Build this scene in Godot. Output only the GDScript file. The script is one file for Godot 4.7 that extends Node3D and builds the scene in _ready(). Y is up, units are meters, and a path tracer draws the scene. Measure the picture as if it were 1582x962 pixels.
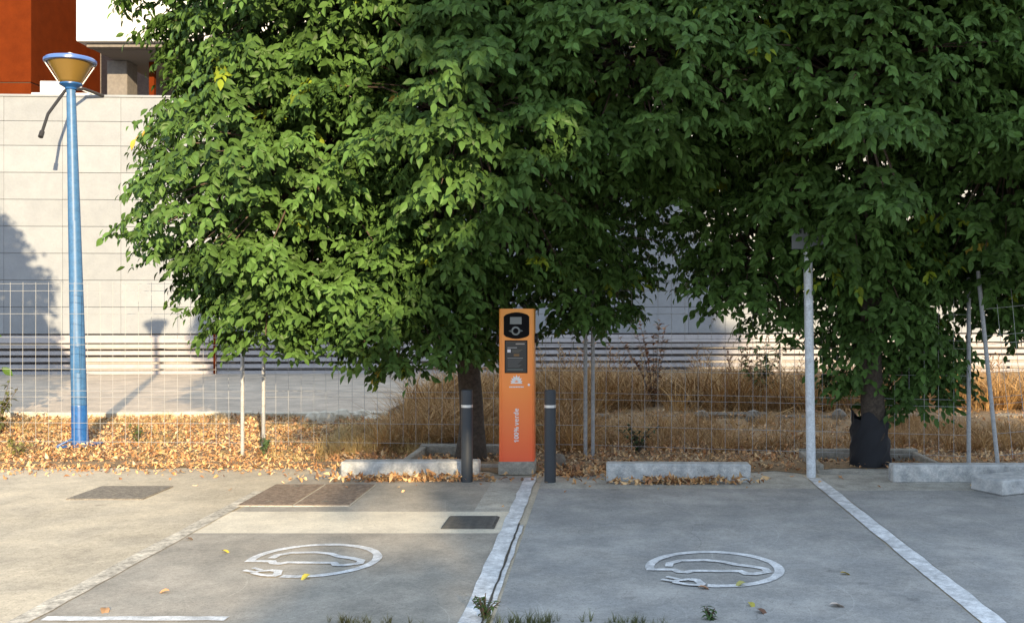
extends Node3D
# A charging bay in a concrete car park. Metres, y up; the camera stands at the origin and looks along -z,
# so a thing at depth d has z = -d. The low sun stands behind the camera on the right.

var rng := RandomNumberGenerator.new()
var taken := {}
var M := {}
var LEAF_MESHES: Array = []

# ---------------------------------------------------------------- nodes
func numbered(called: String) -> String:
	if not taken.has(called):
		taken[called] = 0
		return called
	taken[called] += 1
	return "%s_%03d" % [called, taken[called]]

func thing(called: String, label: String, category: String, at := Vector3.ZERO, turn := 0.0, group := "") -> Node3D:
	var o := Node3D.new()
	o.name = numbered(called)
	add_child(o)
	o.position = at
	o.rotation.y = turn
	tag(o, label, category, group)
	return o

func tag(o: Node, label: String, category: String, group := "", kind := "") -> void:
	o.set_meta("label", label)
	o.set_meta("category", category)
	if group != "":
		o.set_meta("group", group)
	if kind != "":
		o.set_meta("kind", kind)

func put(called: String, mesh: Mesh, m: Material, parent: Node = null, at := Vector3.ZERO) -> MeshInstance3D:
	var o := MeshInstance3D.new()
	o.mesh = mesh
	if m:
		o.material_override = m
	o.position = at
	if parent == null:
		o.name = numbered(called)
		add_child(o)
	else:
		o.name = called
		parent.add_child(o, true)
	return o

func setting(called: String, mesh: Mesh, m: Material, at := Vector3.ZERO) -> MeshInstance3D:
	var o := put(called, mesh, m, null, at)
	o.set_meta("kind", "structure")
	return o

# ---------------------------------------------------------------- shapes
func start() -> SurfaceTool:
	var st := SurfaceTool.new()
	st.begin(Mesh.PRIMITIVE_TRIANGLES)
	return st

func done(st: SurfaceTool) -> ArrayMesh:
	st.generate_normals()
	return st.commit()

func tri(st: SurfaceTool, a: Vector3, b: Vector3, c: Vector3) -> void: # given counter-clockwise seen from outside
	st.add_vertex(a)
	st.add_vertex(c)
	st.add_vertex(b)

func quad(st: SurfaceTool, a: Vector3, b: Vector3, c: Vector3, d: Vector3) -> void:
	tri(st, a, b, c)
	tri(st, a, c, d)

func out_tri(st: SurfaceTool, a: Vector3, b: Vector3, c: Vector3, middle: Vector3) -> void:
	if (b - a).cross(c - a).dot((a + b + c) / 3.0 - middle) < 0.0:
		tri(st, a, c, b)
	else:
		tri(st, a, b, c)

func out_quad(st: SurfaceTool, a: Vector3, b: Vector3, c: Vector3, d: Vector3, middle: Vector3) -> void:
	out_tri(st, a, b, c, middle)
	out_tri(st, a, c, d, middle)

# a box with chamfered edges; at = its middle, wear moves the corners a little
func add_block(st: SurfaceTool, at: Vector3, size: Vector3, bevel := 0.01, wear := 0.0, basis := Basis.IDENTITY) -> void:
	st.set_smooth_group(-1)
	var h := size * 0.5
	var p := {}
	for sx in [-1, 1]:
		for sy in [-1, 1]:
			for sz in [-1, 1]:
				var jolt := Vector3(rng.randf_range(-wear, wear), rng.randf_range(-wear, wear), rng.randf_range(-wear, wear))
				for axis in 3:
					var v := Vector3(sx * (h.x - bevel), sy * (h.y - bevel), sz * (h.z - bevel))
					v[axis] = [sx, sy, sz][axis] * h[axis]
					p[[sx, sy, sz, axis]] = at + basis * (v + jolt)
	for s in [-1, 1]:
		out_quad(st, p[[s, -1, -1, 0]], p[[s, 1, -1, 0]], p[[s, 1, 1, 0]], p[[s, -1, 1, 0]], at)
		out_quad(st, p[[-1, s, -1, 1]], p[[1, s, -1, 1]], p[[1, s, 1, 1]], p[[-1, s, 1, 1]], at)
		out_quad(st, p[[-1, -1, s, 2]], p[[1, -1, s, 2]], p[[1, 1, s, 2]], p[[-1, 1, s, 2]], at)
	if bevel <= 0.0:
		return
	for s in [-1, 1]:
		for t in [-1, 1]:
			out_quad(st, p[[s, t, -1, 0]], p[[s, t, 1, 0]], p[[s, t, 1, 1]], p[[s, t, -1, 1]], at)
			out_quad(st, p[[s, -1, t, 0]], p[[s, 1, t, 0]], p[[s, 1, t, 2]], p[[s, -1, t, 2]], at)
			out_quad(st, p[[-1, s, t, 1]], p[[1, s, t, 1]], p[[1, s, t, 2]], p[[-1, s, t, 2]], at)
			for u in [-1, 1]:
				out_tri(st, p[[s, t, u, 0]], p[[s, t, u, 1]], p[[s, t, u, 2]], at)

func block(size: Vector3, bevel := 0.01, wear := 0.0) -> ArrayMesh:
	var st := start()
	add_block(st, Vector3.ZERO, size, bevel, wear)
	return done(st)

func add_tube(st: SurfaceTool, path: Array, radii: Array, sides := 8, capped := true) -> void:
	st.set_smooth_group(0)
	var rings := []
	var side := Vector3.RIGHT
	for i in path.size():
		var along: Vector3 = (path[min(i + 1, path.size() - 1)] - path[max(i - 1, 0)]).normalized()
		side = side - along * side.dot(along)
		if side.length() < 0.05:
			side = along.cross(Vector3.FORWARD)
		side = side.normalized()
		var up := along.cross(side)
		var ring := []
		for k in sides:
			var a := TAU * k / sides
			ring.append(path[i] + (side * cos(a) + up * sin(a)) * radii[i])
		rings.append(ring)
	for i in path.size() - 1:
		for k in sides:
			var n := (k + 1) % sides
			quad(st, rings[i][k], rings[i][n], rings[i + 1][n], rings[i + 1][k])
	if capped:
		st.set_smooth_group(-1)
		for k in range(1, sides - 1):
			tri(st, rings[0][0], rings[0][k + 1], rings[0][k])
			tri(st, rings[-1][0], rings[-1][k], rings[-1][k + 1])

func tube(path: Array, radii: Array, sides := 8) -> ArrayMesh:
	var st := start()
	add_tube(st, path, radii, sides)
	return done(st)

func lathe(profile: Array, sides := 24) -> ArrayMesh: # profile: Vector2(radius, height) from bottom to top
	var st := start()
	for i in profile.size() - 1:
		st.set_smooth_group(i + 1)
		for k in sides:
			var a := TAU * k / sides
			var b := TAU * (k + 1) / sides
			var p: Vector2 = profile[i]
			var q: Vector2 = profile[i + 1]
			var p0 := Vector3(p.x * cos(a), p.y, -p.x * sin(a))
			var p1 := Vector3(p.x * cos(b), p.y, -p.x * sin(b))
			var q0 := Vector3(q.x * cos(a), q.y, -q.x * sin(a))
			var q1 := Vector3(q.x * cos(b), q.y, -q.x * sin(b))
			if p.x > 0.0001:
				tri(st, p0, p1, q1)
			if q.x > 0.0001:
				tri(st, p0, q1, q0)
	return done(st)

func sheet(x0: float, x1: float, d0: float, d1: float, y: float) -> ArrayMesh: # a level rectangle, depths d0 to d1
	var st := start()
	quad(st, Vector3(x0, y, -d0), Vector3(x1, y, -d0), Vector3(x1, y, -d1), Vector3(x0, y, -d1))
	return done(st)

# a painted stroke of even width on the ground: points are Vector2(x, depth)
func add_stroke(st: SurfaceTool, points: Array, width: float, y: float, closed := false) -> void:
	var n := points.size()
	var l := []
	var r := []
	for i in n:
		var p: Vector2 = points[i]
		var before: Vector2 = points[(i - 1 + n) % n] if closed or i > 0 else p
		var after: Vector2 = points[(i + 1) % n] if closed or i < n - 1 else p
		var a := (p - before).normalized()
		var b := (after - p).normalized()
		if before == p:
			a = b
		if after == p:
			b = a
		var t := (a + b).normalized()
		var nor := Vector2(-t.y, t.x)
		var w := width * 0.5 / maxf(0.5, absf(nor.dot(Vector2(-a.y, a.x))))
		w *= rng.randf_range(0.9, 1.08)
		l.append(Vector3(p.x + nor.x * w, y, -(p.y + nor.y * w)))
		r.append(Vector3(p.x - nor.x * w, y, -(p.y - nor.y * w)))
	for i in (n if closed else n - 1):
		var j := (i + 1) % n
		quad(st, r[i], r[j], l[j], l[i])

# ---------------------------------------------------------------- materials
func lin(r: float, g: float, b: float) -> Color:
	return Color(r, g, b).linear_to_srgb()

func mat(color: Color, rough := 0.8, metal := 0.0) -> StandardMaterial3D:
	var m := StandardMaterial3D.new()
	m.albedo_color = color
	m.roughness = rough
	m.metallic = metal
	return m

func noise_bytes(seed_: int, freq: float, size: int, octaves := 4) -> PackedByteArray:
	var f := FastNoiseLite.new()
	f.noise_type = FastNoiseLite.TYPE_SIMPLEX_SMOOTH
	f.seed = seed_
	f.frequency = freq
	f.fractal_octaves = octaves
	var im := f.get_seamless_image(size, size, false, false, 0.12, false)
	im.convert(Image.FORMAT_L8)
	return im.get_data()

# A mottled surface: three layers of noise and single grains round a linear base colour; drift leans it towards another colour in patches.
# spots: share of grains that are chips of another tone; streak: long scuffs along one direction.
func mottled(seed_: int, base: Color, other: Color, coarse: float, middle: float, grain: float, size := 1024, f1 := 0.004, spots := 0.0, streaks := 0) -> ImageTexture:
	var a := noise_bytes(seed_, f1, size)
	var b := noise_bytes(seed_ + 7, 0.02, size)
	var c := noise_bytes(seed_ + 13, f1 * 2.3, size, 5)
	var lut := PackedByteArray()
	lut.resize(4096)
	for i in 4096:
		lut[i] = int(clampf(Color(i / 4095.0, 0, 0).linear_to_srgb().r * 255.0 + 0.5, 0, 255))
	var g := RandomNumberGenerator.new()
	g.seed = seed_
	var extra := PackedFloat32Array()
	extra.resize(size * size)
	for s in streaks:
		var p := Vector2(g.randf() * size, g.randf() * size)
		var heading := g.randf_range(-0.5, 0.5) + (PI / 2 if g.randf() < 0.35 else 0.0)
		var turn := g.randf_range(-0.012, 0.012)
		var strength := g.randf_range(-0.16, 0.2)
		for k in int(g.randf_range(0.05, 0.35) * size):
			p += Vector2.from_angle(heading)
			heading += turn
			var wide := 1 + s % 4
			for w in wide:
				extra[posmod(int(p.y) + w, size) * size + posmod(int(p.x), size)] += strength * g.randf()
	for s in streaks / 20: # hairline cracks and oil drips
		var p := Vector2(g.randf() * size, g.randf() * size)
		var heading := g.randf() * TAU
		for k in int(g.randf_range(0.1, 0.5) * size):
			p += Vector2.from_angle(heading)
			heading += g.randf_range(-0.35, 0.35)
			extra[posmod(int(p.y), size) * size + posmod(int(p.x), size)] -= 0.4 * g.randf()
		for drip in 3:
			var q := Vector2(g.randf() * size, g.randf() * size)
			var rad := g.randf_range(2.0, 11.0)
			for y in range(-int(rad), int(rad) + 1):
				for x in range(-int(rad), int(rad) + 1):
					if Vector2(x, y * 1.3).length() < rad * g.randf_range(0.6, 1.0):
						extra[posmod(int(q.y) + y, size) * size + posmod(int(q.x) + x, size)] -= 0.22
	var fine := noise_bytes(seed_ + 19, 0.09, size, 3)
	var out := PackedByteArray()
	out.resize(size * size * 3)
	for i in size * size:
		var t := clampf((c[i] / 255.0 - 0.5) * 2.6 + 0.5, 0.0, 1.0)
		var v := 1.0 + (a[i] / 255.0 - 0.5) * coarse + (b[i] / 255.0 - 0.5) * middle + (fine[i] / 255.0 - 0.5) * middle + (g.randf() - 0.5) * grain + extra[i]
		if spots > 0.0 and g.randf() < spots:
			v *= 0.55 if g.randf() < 0.6 else 1.35
		out[i * 3] = lut[int(clampf((base.r + (other.r - base.r) * t) * v, 0, 1) * 4095.0)]
		out[i * 3 + 1] = lut[int(clampf((base.g + (other.g - base.g) * t) * v, 0, 1) * 4095.0)]
		out[i * 3 + 2] = lut[int(clampf((base.b + (other.b - base.b) * t) * v, 0, 1) * 4095.0)]
	var im := Image.create_from_data(size, size, false, Image.FORMAT_RGB8, out)
	im.generate_mipmaps()
	return ImageTexture.create_from_image(im)

func relief(seed_: int, freq: float, strength: float, size := 512) -> ImageTexture:
	var f := FastNoiseLite.new()
	f.seed = seed_
	f.frequency = freq
	f.fractal_octaves = 5
	var im := f.get_seamless_image(size, size)
	im.convert(Image.FORMAT_RGBA8)
	im.bump_map_to_normal_map(strength)
	return ImageTexture.create_from_image(im)

func worldly(tex: Texture2D, metres: float, rough: float, normal: Texture2D = null, depth := 1.0, world := true) -> StandardMaterial3D:
	var m := mat(Color.WHITE, rough)
	m.albedo_texture = tex
	m.uv1_triplanar = true
	m.uv1_world_triplanar = world
	m.uv1_scale = Vector3.ONE / metres
	if normal:
		m.normal_enabled = true
		m.normal_texture = normal
		m.normal_scale = depth
	return m

func materials() -> void:
	var rough_n := relief(5, 0.22, 3.0)
		# concrete of the car park and what lies on it
	M.lot = worldly(mottled(11, Color(0.50, 0.435, 0.325), Color(0.42, 0.37, 0.285), 0.5, 0.3, 0.3, 1024, 0.004, 0.03, 160), 6.7, 0.92)
	M.coat = worldly(mottled(23, Color(0.265, 0.265, 0.255), Color(0.33, 0.322, 0.30), 0.45, 0.3, 0.3, 1024, 0.005, 0.03, 260), 5.3, 0.85)
	M.coat_warm = worldly(mottled(29, Color(0.285, 0.263, 0.222), Color(0.345, 0.312, 0.26), 0.45, 0.3, 0.3, 1024, 0.005, 0.03, 220), 4.7, 0.88)
	M.gritty = worldly(mottled(31, Color(0.34, 0.325, 0.28), Color(0.42, 0.40, 0.345), 0.4, 0.35, 0.4, 512, 0.01, 0.06), 2.3, 0.95)
	M.strip = worldly(mottled(37, Color(0.62, 0.56, 0.44), Color(0.55, 0.50, 0.40), 0.3, 0.2, 0.2, 512, 0.006, 0.02), 3.1, 0.93)
	M.gravel = worldly(mottled(41, Color(0.16, 0.14, 0.115), Color(0.24, 0.215, 0.175), 0.3, 0.5, 0.7, 512, 0.02, 0.1), 1.1, 0.95, rough_n, 1.0)
	M.rust_plate = worldly(mottled(43, Color(0.17, 0.12, 0.085), Color(0.26, 0.20, 0.15), 0.4, 0.5, 0.4, 512, 0.02, 0.05), 1.3, 0.9, rough_n, 0.8)
	M.iron = worldly(mottled(47, Color(0.06, 0.06, 0.055), Color(0.10, 0.095, 0.085), 0.4, 0.3, 0.4, 256, 0.02), 0.8, 0.7)
	M.paint = worldly(mottled(53, Color(0.66, 0.67, 0.67), Color(0.50, 0.51, 0.51), 0.4, 0.5, 0.16, 512, 0.012, 0.05, 40), 1.9, 0.8)
	M.worn_paint = worldly(mottled(59, Color(0.52, 0.475, 0.39), Color(0.40, 0.365, 0.30), 0.5, 0.9, 0.3, 512, 0.012, 0.07), 1.7, 0.9)
	M.stop = worldly(mottled(61, Color(0.36, 0.375, 0.375), Color(0.50, 0.50, 0.48), 0.5, 0.4, 0.2, 512, 0.012, 0.03, 30), 1.3, 0.92, rough_n, 0.6)
	M.footing = worldly(mottled(67, Color(0.36, 0.335, 0.28), Color(0.27, 0.255, 0.22), 0.4, 0.4, 0.35, 512, 0.012, 0.06), 0.9, 0.95, rough_n, 0.9)
	M.mortar = mat(lin(0.16, 0.155, 0.145), 0.95)
	M.joint = mat(lin(0.06, 0.055, 0.045), 0.95)
	# earth and plants
	M.soil = worldly(mottled(71, Color(0.21, 0.138, 0.07), Color(0.27, 0.18, 0.095), 0.5, 0.5, 0.5, 1024, 0.006, 0.08), 3.1, 1.0, rough_n, 1.0)
	M.earth = worldly(mottled(73, Color(0.15, 0.115, 0.07), Color(0.21, 0.165, 0.10), 0.4, 0.4, 0.4, 512, 0.006, 0.05), 4.3, 1.0)
	M.bark = worldly(mottled(79, Color(0.045, 0.034, 0.025), Color(0.085, 0.066, 0.05), 0.5, 0.6, 0.3, 512, 0.015, 0.03), 0.7, 0.95, rough_n, 1.4)
	M.wrap = mat(lin(0.007, 0.008, 0.012), 0.75)
	M.twig = mat(lin(0.10, 0.07, 0.05), 0.9)
	M.leaf = mat(Color.WHITE, 0.42)
	M.leaf.metallic_specular = 0.22
	M.leaf.vertex_color_use_as_albedo = true
	M.leaf.backlight = Color(0.14, 0.16, 0.05)
	M.dead = mat(Color.WHITE, 0.75)
	M.dead.vertex_color_use_as_albedo = true
	M.dead.backlight = Color(0.4, 0.35, 0.25)
	# walls
	var wall_n := relief(15, 0.03, 3.0)
	M.panels = []
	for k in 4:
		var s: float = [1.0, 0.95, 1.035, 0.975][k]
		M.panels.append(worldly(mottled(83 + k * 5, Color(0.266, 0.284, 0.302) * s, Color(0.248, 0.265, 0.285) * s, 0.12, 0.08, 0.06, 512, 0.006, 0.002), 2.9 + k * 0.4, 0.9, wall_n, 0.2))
	M.slat = worldly(mottled(103, Color(0.36, 0.335, 0.33), Color(0.32, 0.30, 0.295), 0.15, 0.15, 0.06, 256, 0.02), 2.0, 0.7)
	M.white_wall = worldly(mottled(107, Color(0.66, 0.65, 0.62), Color(0.62, 0.61, 0.58), 0.08, 0.05, 0.03, 256, 0.01), 5.0, 0.85)
	M.orange_wall = worldly(mottled(109, Color(0.115, 0.0205, 0.003), Color(0.10, 0.0175, 0.0027), 0.2, 0.15, 0.06, 512, 0.006, 0.0, 20), 4.0, 0.9)
	M.orange_wall.metallic_specular = 0.2
	M.slab = worldly(mottled(113, Color(0.49, 0.405, 0.31), Color(0.38, 0.32, 0.25), 0.35, 0.25, 0.2, 512, 0.006, 0.03, 20), 4.4, 0.95)
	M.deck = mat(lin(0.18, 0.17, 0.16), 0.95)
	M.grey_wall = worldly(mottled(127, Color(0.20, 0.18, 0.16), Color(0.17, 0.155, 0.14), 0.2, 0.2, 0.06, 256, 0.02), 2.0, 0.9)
	# furniture
	M.blue = worldly(mottled(131, Color(0.040, 0.125, 0.275), Color(0.055, 0.145, 0.29), 0.25, 0.3, 0.05, 256, 0.02, 0.01, 14), 0.6, 0.45)
	M.blue_new = worldly(mottled(137, Color(0.012, 0.085, 0.29), Color(0.02, 0.105, 0.30), 0.3, 0.4, 0.06, 256, 0.02, 0.02, 20), 0.4, 0.38)
	M.blue_cap = mat(lin(0.07, 0.15, 0.42), 0.3)
	M.amber = mat(lin(0.20, 0.125, 0.03), 0.35, 0.2)
	M.pale_metal = mat(lin(0.55, 0.53, 0.48), 0.4, 0.6)
	M.galvanised = worldly(mottled(139, Color(0.62, 0.66, 0.69), Color(0.54, 0.58, 0.61), 0.3, 0.5, 0.06, 256, 0.03, 0.01), 0.5, 0.5)
	M.galvanised.metallic = 0.1
	M.dull_zinc = worldly(mottled(141, Color(0.30, 0.31, 0.32), Color(0.36, 0.37, 0.37), 0.3, 0.5, 0.06, 256, 0.03, 0.02), 0.5, 0.55)
	M.wire = mat(lin(0.40, 0.41, 0.41), 0.5, 0.1)
	M.anthracite = mat(lin(0.030, 0.036, 0.043), 0.5)
	M.silver = mat(lin(0.65, 0.65, 0.64), 0.3, 0.5)
	M.black_gloss = mat(lin(0.006, 0.006, 0.007), 0.4)
	M.black_gloss.metallic_specular = 0.15
	M.black = mat(lin(0.012, 0.012, 0.013), 0.5)
	M.white_print = mat(lin(0.78, 0.76, 0.74), 0.6)
	M.lcd = mat(lin(0.16, 0.18, 0.18), 0.25)
	M.rubber = mat(lin(0.015, 0.014, 0.014), 0.7)

# ---------------------------------------------------------------- leaves
func leaf_mesh(fold: float, bend: float, twist := 0.0) -> ArrayMesh: # length 1 along y, face towards +z
	var rows := [[0.0, 0.012], [0.16, 0.155], [0.38, 0.238], [0.62, 0.195], [0.83, 0.085], [1.0, 0.0]]
	var st := start()
	st.set_smooth_group(0)
	var l := []
	var m := []
	var r := []
	for row in rows:
		var t: float = row[0]
		var w: float = row[1]
		var z := -bend * t * t
		var a := twist * t
		m.append(Vector3(0, t - bend * 0.3 * t * t, z))
		l.append(Vector3(-w * cos(a), t - bend * 0.3 * t * t, z + w * fold - w * sin(a)))
		r.append(Vector3(w * cos(a), t - bend * 0.3 * t * t, z + w * fold + w * sin(a)))
	for i in rows.size() - 1:
		st.set_smooth_group(0)
		quad(st, l[i], m[i], m[i + 1], l[i + 1])
		st.set_smooth_group(1)
		quad(st, m[i], r[i], r[i + 1], m[i + 1])
	return done(st)

func leaf_tone() -> Color: # linear
	var v := rng.randf_range(0.6, 1.45)
	return Color(0.056 * v, 0.108 * v, 0.025 * v)

func frame(along: Vector3, face: Vector3, scale_: float) -> Basis:
	var y := along.normalized()
	var z := face - y * face.dot(y)
	if z.length() < 0.01:
		z = y.cross(Vector3.RIGHT)
	z = z.normalized()
	return Basis(y.cross(z) * scale_, y * scale_, z * scale_)

func store(buf: PackedFloat32Array, b: Basis, o: Vector3, c: Color) -> void:
	buf.append_array(PackedFloat32Array([b.x.x, b.y.x, b.z.x, o.x, b.x.y, b.y.y, b.z.y, o.y, b.x.z, b.y.z, b.z.z, o.z, c.r, c.g, c.b, 1.0]))

func many(called: String, buf: PackedFloat32Array, mesh: Mesh, m: Material, parent: Node) -> MultiMeshInstance3D:
	var mm := MultiMesh.new()
	mm.transform_format = MultiMesh.TRANSFORM_3D
	mm.use_colors = true
	mm.mesh = mesh
	mm.instance_count = buf.size() / 16
	mm.buffer = buf
	var o := MultiMeshInstance3D.new()
	o.multimesh = mm
	o.material_override = m
	o.set_meta("kind", "stuff")
	if parent == null:
		o.name = numbered(called)
		add_child(o)
	else:
		o.name = called
		parent.add_child(o, true)
	return o

# ---------------------------------------------------------------- trees
# lobes: [middle, radii, density]; middle is relative to the root of the tree
func tree(called: String, label: String, group: String, root: Vector3, girth: float, lobes: Array, leaf_length: float, clump: float, singles: int, seed_: int, wrapped := false) -> Node3D:
	rng.seed = seed_
	var t := thing(called, label, "tree", root, 0.0, group)
	# trunk and limbs
	var top := Vector3.ZERO
	for l in lobes:
		top += l[0]
	top /= lobes.size()
	var fork := Vector3(top.x * 0.15, maxf(1.7, top.y * 0.55), top.z * 0.2)
	var path := []
	var radii := []
	for k in 9:
		var f := k / 8.0
		path.append(Vector3.ZERO.lerp(fork, f) + Vector3(sin(f * 5.0 + seed_) * 0.03, -0.05 if k == 0 else 0.0, cos(f * 4.0) * 0.02 * f))
		radii.append(girth * (1.0 - 0.22 * f) * (1.35 if k == 0 else (1.12 if k == 1 else 1.0)))
	put("trunk", tube(path, radii, 14), M.bark, t)
	if wrapped:
		var st := start()
		var rows := []
		for k in 9:
			var f := k / 8.0
			var ring := []
			for s in 20:
				var a := TAU * s / 20
				var wide := girth * (1.48 - 0.30 * f) + 0.02 * sin(s * 2.7 + k * 1.9) + rng.randf_range(0.0, 0.022)
				ring.append(Vector3(cos(a) * wide, f * 0.52 + (0.05 * sin(s * 1.3) + 0.03 * sin(s * 3.1)) * f, sin(a) * wide))
			rows.append(ring)
		st.set_smooth_group(0)
		for k in 8:
			for s in 20:
				quad(st, rows[k][(s + 1) % 20], rows[k][s], rows[k + 1][s], rows[k + 1][(s + 1) % 20])
		put("trunk_wrap", done(st), M.wrap, t).set_meta("label", "black sheet wrapped round the foot of the trunk")
	var twigs := start()
	var lumps := FastNoiseLite.new()
	lumps.seed = seed_
	lumps.frequency = 0.55 / clump * 0.31
	lumps.fractal_octaves = 2
	var buf := PackedFloat32Array()
	var near := []
	for li in lobes.size():
		var c: Vector3 = lobes[li][0]
		var r: Vector3 = lobes[li][1]
		var dense: float = lobes[li][2]
		var mid := fork.lerp(c, 0.5) + Vector3(rng.randf_range(-0.1, 0.1), 0.18, rng.randf_range(-0.1, 0.1))
		var low := path[8].lerp(path[6], rng.randf()) as Vector3
		put("limb", tube([low, low.lerp(mid, 0.5) + Vector3(0, 0.06, 0), mid, c], [girth * 0.55, girth * 0.42, girth * 0.33, girth * 0.16], 7), M.bark, t)
		var area := 4.0 * PI * pow((pow(r.x * r.y, 1.6) + pow(r.x * r.z, 1.6) + pow(r.y * r.z, 1.6)) / 3.0, 1.0 / 1.6)
		var count := int(area / (clump * clump * 1.35) * dense)
		for shell in 2:
			var n := count if shell == 0 else int(count * 0.75)
			for k in n:
				var y := 1.0 - 2.0 * (k + 0.5) / n
				var a := k * 2.39996 + rng.randf_range(-0.5, 0.5)
				y = clampf(y + rng.randf_range(-0.1, 0.1), -1.0, 1.0)
				var dir := Vector3(cos(a) * sqrt(1.0 - y * y), y, sin(a) * sqrt(1.0 - y * y))
				var lump := lumps.get_noise_3dv(c + dir * r + root) # boughs swell and fall back
				if shell == 0 and lump < -0.22 and rng.randf() < 0.75:
					continue
				var p := c + dir * r * ((rng.randf_range(0.84, 1.0) + lump * 0.36) if shell == 0 else rng.randf_range(0.42, 0.7))
				var inside := false
				for lj in lobes.size():
					if lj != li and ((p - lobes[lj][0]) / lobes[lj][1]).length() < (0.72 if shell == 0 else 0.5):
						inside = true
						break
				if inside:
					continue
				var n_out := (dir / r).normalized()
				var flat := Vector3(n_out.x, 0.0, n_out.z)
				var reach := (flat.normalized() if flat.length() > 0.15 else Vector3(cos(a), 0, sin(a)))
				if rng.randf() < 0.6:
					add_tube(twigs, [c.lerp(p, 0.25), c.lerp(p, 0.65) + Vector3(0, 0.08, 0), p], [girth * 0.09, girth * 0.065, girth * 0.03], 4, false)
				var clump_tone := leaf_tone()
				var young := rng.randf() < 0.05
				var sprays := rng.randi_range(13, 18) if shell == 0 else 11
				var size := clump * rng.randf_range(0.75, 1.2)
				var tan := reach.cross(Vector3.UP).normalized()
				for s in sprays:
					# sprays fan out over a drooping, leafy pad
					var q := rng.randf_range(-1.0, 1.0)
					var e := rng.randf_range(-0.7, 1.0)
					var o := p + tan * q * size * 0.75 + reach * e * size * 0.55 + Vector3.UP * (size * (0.30 - 0.45 * q * q - 0.35 * maxf(e, 0.0)) + rng.randf_range(-0.3, 0.22) * size)
					var rach := (reach * rng.randf_range(0.2, 0.9) + tan * (q * 0.7 + rng.randf_range(-0.35, 0.35)) + Vector3.DOWN * rng.randf_range(0.1, 0.9)).normalized()
					var across := rach.cross(Vector3.UP).normalized()
					var tone := clump_tone.lerp(leaf_tone(), 0.5)
					if young and s < 4:
						tone = Color(0.17, 0.22, 0.02) * rng.randf_range(0.7, 1.1)
					elif rng.randf() < 0.0006:
						tone = Color(0.36, 0.27, 0.05)
					var face := (reach * 1.1 + Vector3.UP * 0.35 + n_out * 0.4).normalized()
					var pairs := 3 if s % 3 else 2
					var step := leaf_length * 0.52
					for pr in pairs * 2 + 1:
						var last: bool = pr == pairs * 2
						var sd := -1.0 if pr % 2 else 1.0
						var at := o + rach * step * (pr / 2 + (0.6 if last else 0.0))
						var along := rach * (1.0 if last else 0.55) + across * (0.0 if last else sd * 0.75) + Vector3.DOWN * rng.randf_range(0.0, 0.8)
						along += Vector3(rng.randf_range(-0.35, 0.35), rng.randf_range(-0.3, 0.3), rng.randf_range(-0.35, 0.35))
						var b := frame(along, face + Vector3(rng.randf_range(-0.75, 0.75), rng.randf_range(-0.55, 0.45), rng.randf_range(-0.75, 0.75)), leaf_length * rng.randf_range(0.6, 1.3))
						var tint := tone * rng.randf_range(0.75, 1.3)
						if singles > 0 and shell == 0:
							var w := root + at
							if w.z < -5.0 and absf(-w.x / w.z + 0.089) < 0.5 and (w.y - 1.6) / -w.z < 0.3:
								near.append([-w.z + rng.randf() * 0.8, buf.size()])
						store(buf, b, at, tint)
	put("twigs", done(twigs), M.twig, t).set_meta("kind", "stuff")
	if singles > 0:
		near.sort_custom(func(u, v): return u[0] < v[0])
		var gone := {}
		for k in mini(singles, near.size()):
			var i: int = near[k][1]
			gone[i] = true
			var v := MeshInstance3D.new()
			v.mesh = LEAF_MESHES[clampi(int(buf[i + 13] / 0.108 * 4.0) - 2, 0, 4) if buf[i + 12] < 0.1 else 5]
			v.name = "leaf"
			v.transform = Transform3D(Basis(Vector3(buf[i], buf[i + 4], buf[i + 8]), Vector3(buf[i + 1], buf[i + 5], buf[i + 9]), Vector3(buf[i + 2], buf[i + 6], buf[i + 10])), Vector3(buf[i + 3], buf[i + 7], buf[i + 11]))
			t.add_child(v, true)
		var rest := PackedFloat32Array()
		var i := 0
		while i < buf.size():
			if not gone.has(i):
				rest.append_array(buf.slice(i, i + 16))
			i += 16
		buf = rest
	many("crown", buf, leaf_mesh(0.28, 0.22, 0.15), M.leaf, t)
	return t

# ---------------------------------------------------------------- street furniture
func fence_panel(label: String, a: Vector3, b: Vector3, lean := 0.0) -> void:
	var span := Vector2(b.x - a.x, b.z - a.z).length()
	var t := thing("wire_fence_panel", label, "fence", a, atan2(-(b.z - a.z), b.x - a.x), "temporary mesh fence panels behind the car park")
	t.rotate_object_local(Vector3(0, 0, 1), lean)
	for x in [0.0, span]:
		put("post", tube([Vector3(x, -0.03, 0), Vector3(x, 1.9, 0)], [0.021, 0.021], 10), M.dull_zinc, t)
	var st := start()
	for y in [1.86, 1.78, 1.53, 1.27, 1.19, 0.92, 0.68, 0.61, 0.33, 0.12]:
		add_tube(st, [Vector3(0.02, y, 0), Vector3(span * 0.5, y + rng.randf_range(-0.006, 0.006), rng.randf_range(-0.01, 0.01)), Vector3(span - 0.02, y, 0)], [0.0022, 0.0022, 0.0022], 4, false)
	var n := int(span / 0.14)
	for k in range(1, n):
		var x := span * k / n
		add_tube(st, [Vector3(x, 0.08, 0.006), Vector3(x + rng.randf_range(-0.006, 0.006), 0.9, 0.006 + rng.randf_range(-0.012, 0.012)), Vector3(x, 1.88, 0.006)], [0.0022, 0.0022, 0.0022], 4, false)
	put("wire_mesh", done(st), M.wire, t).set_meta("kind", "stuff")

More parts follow.
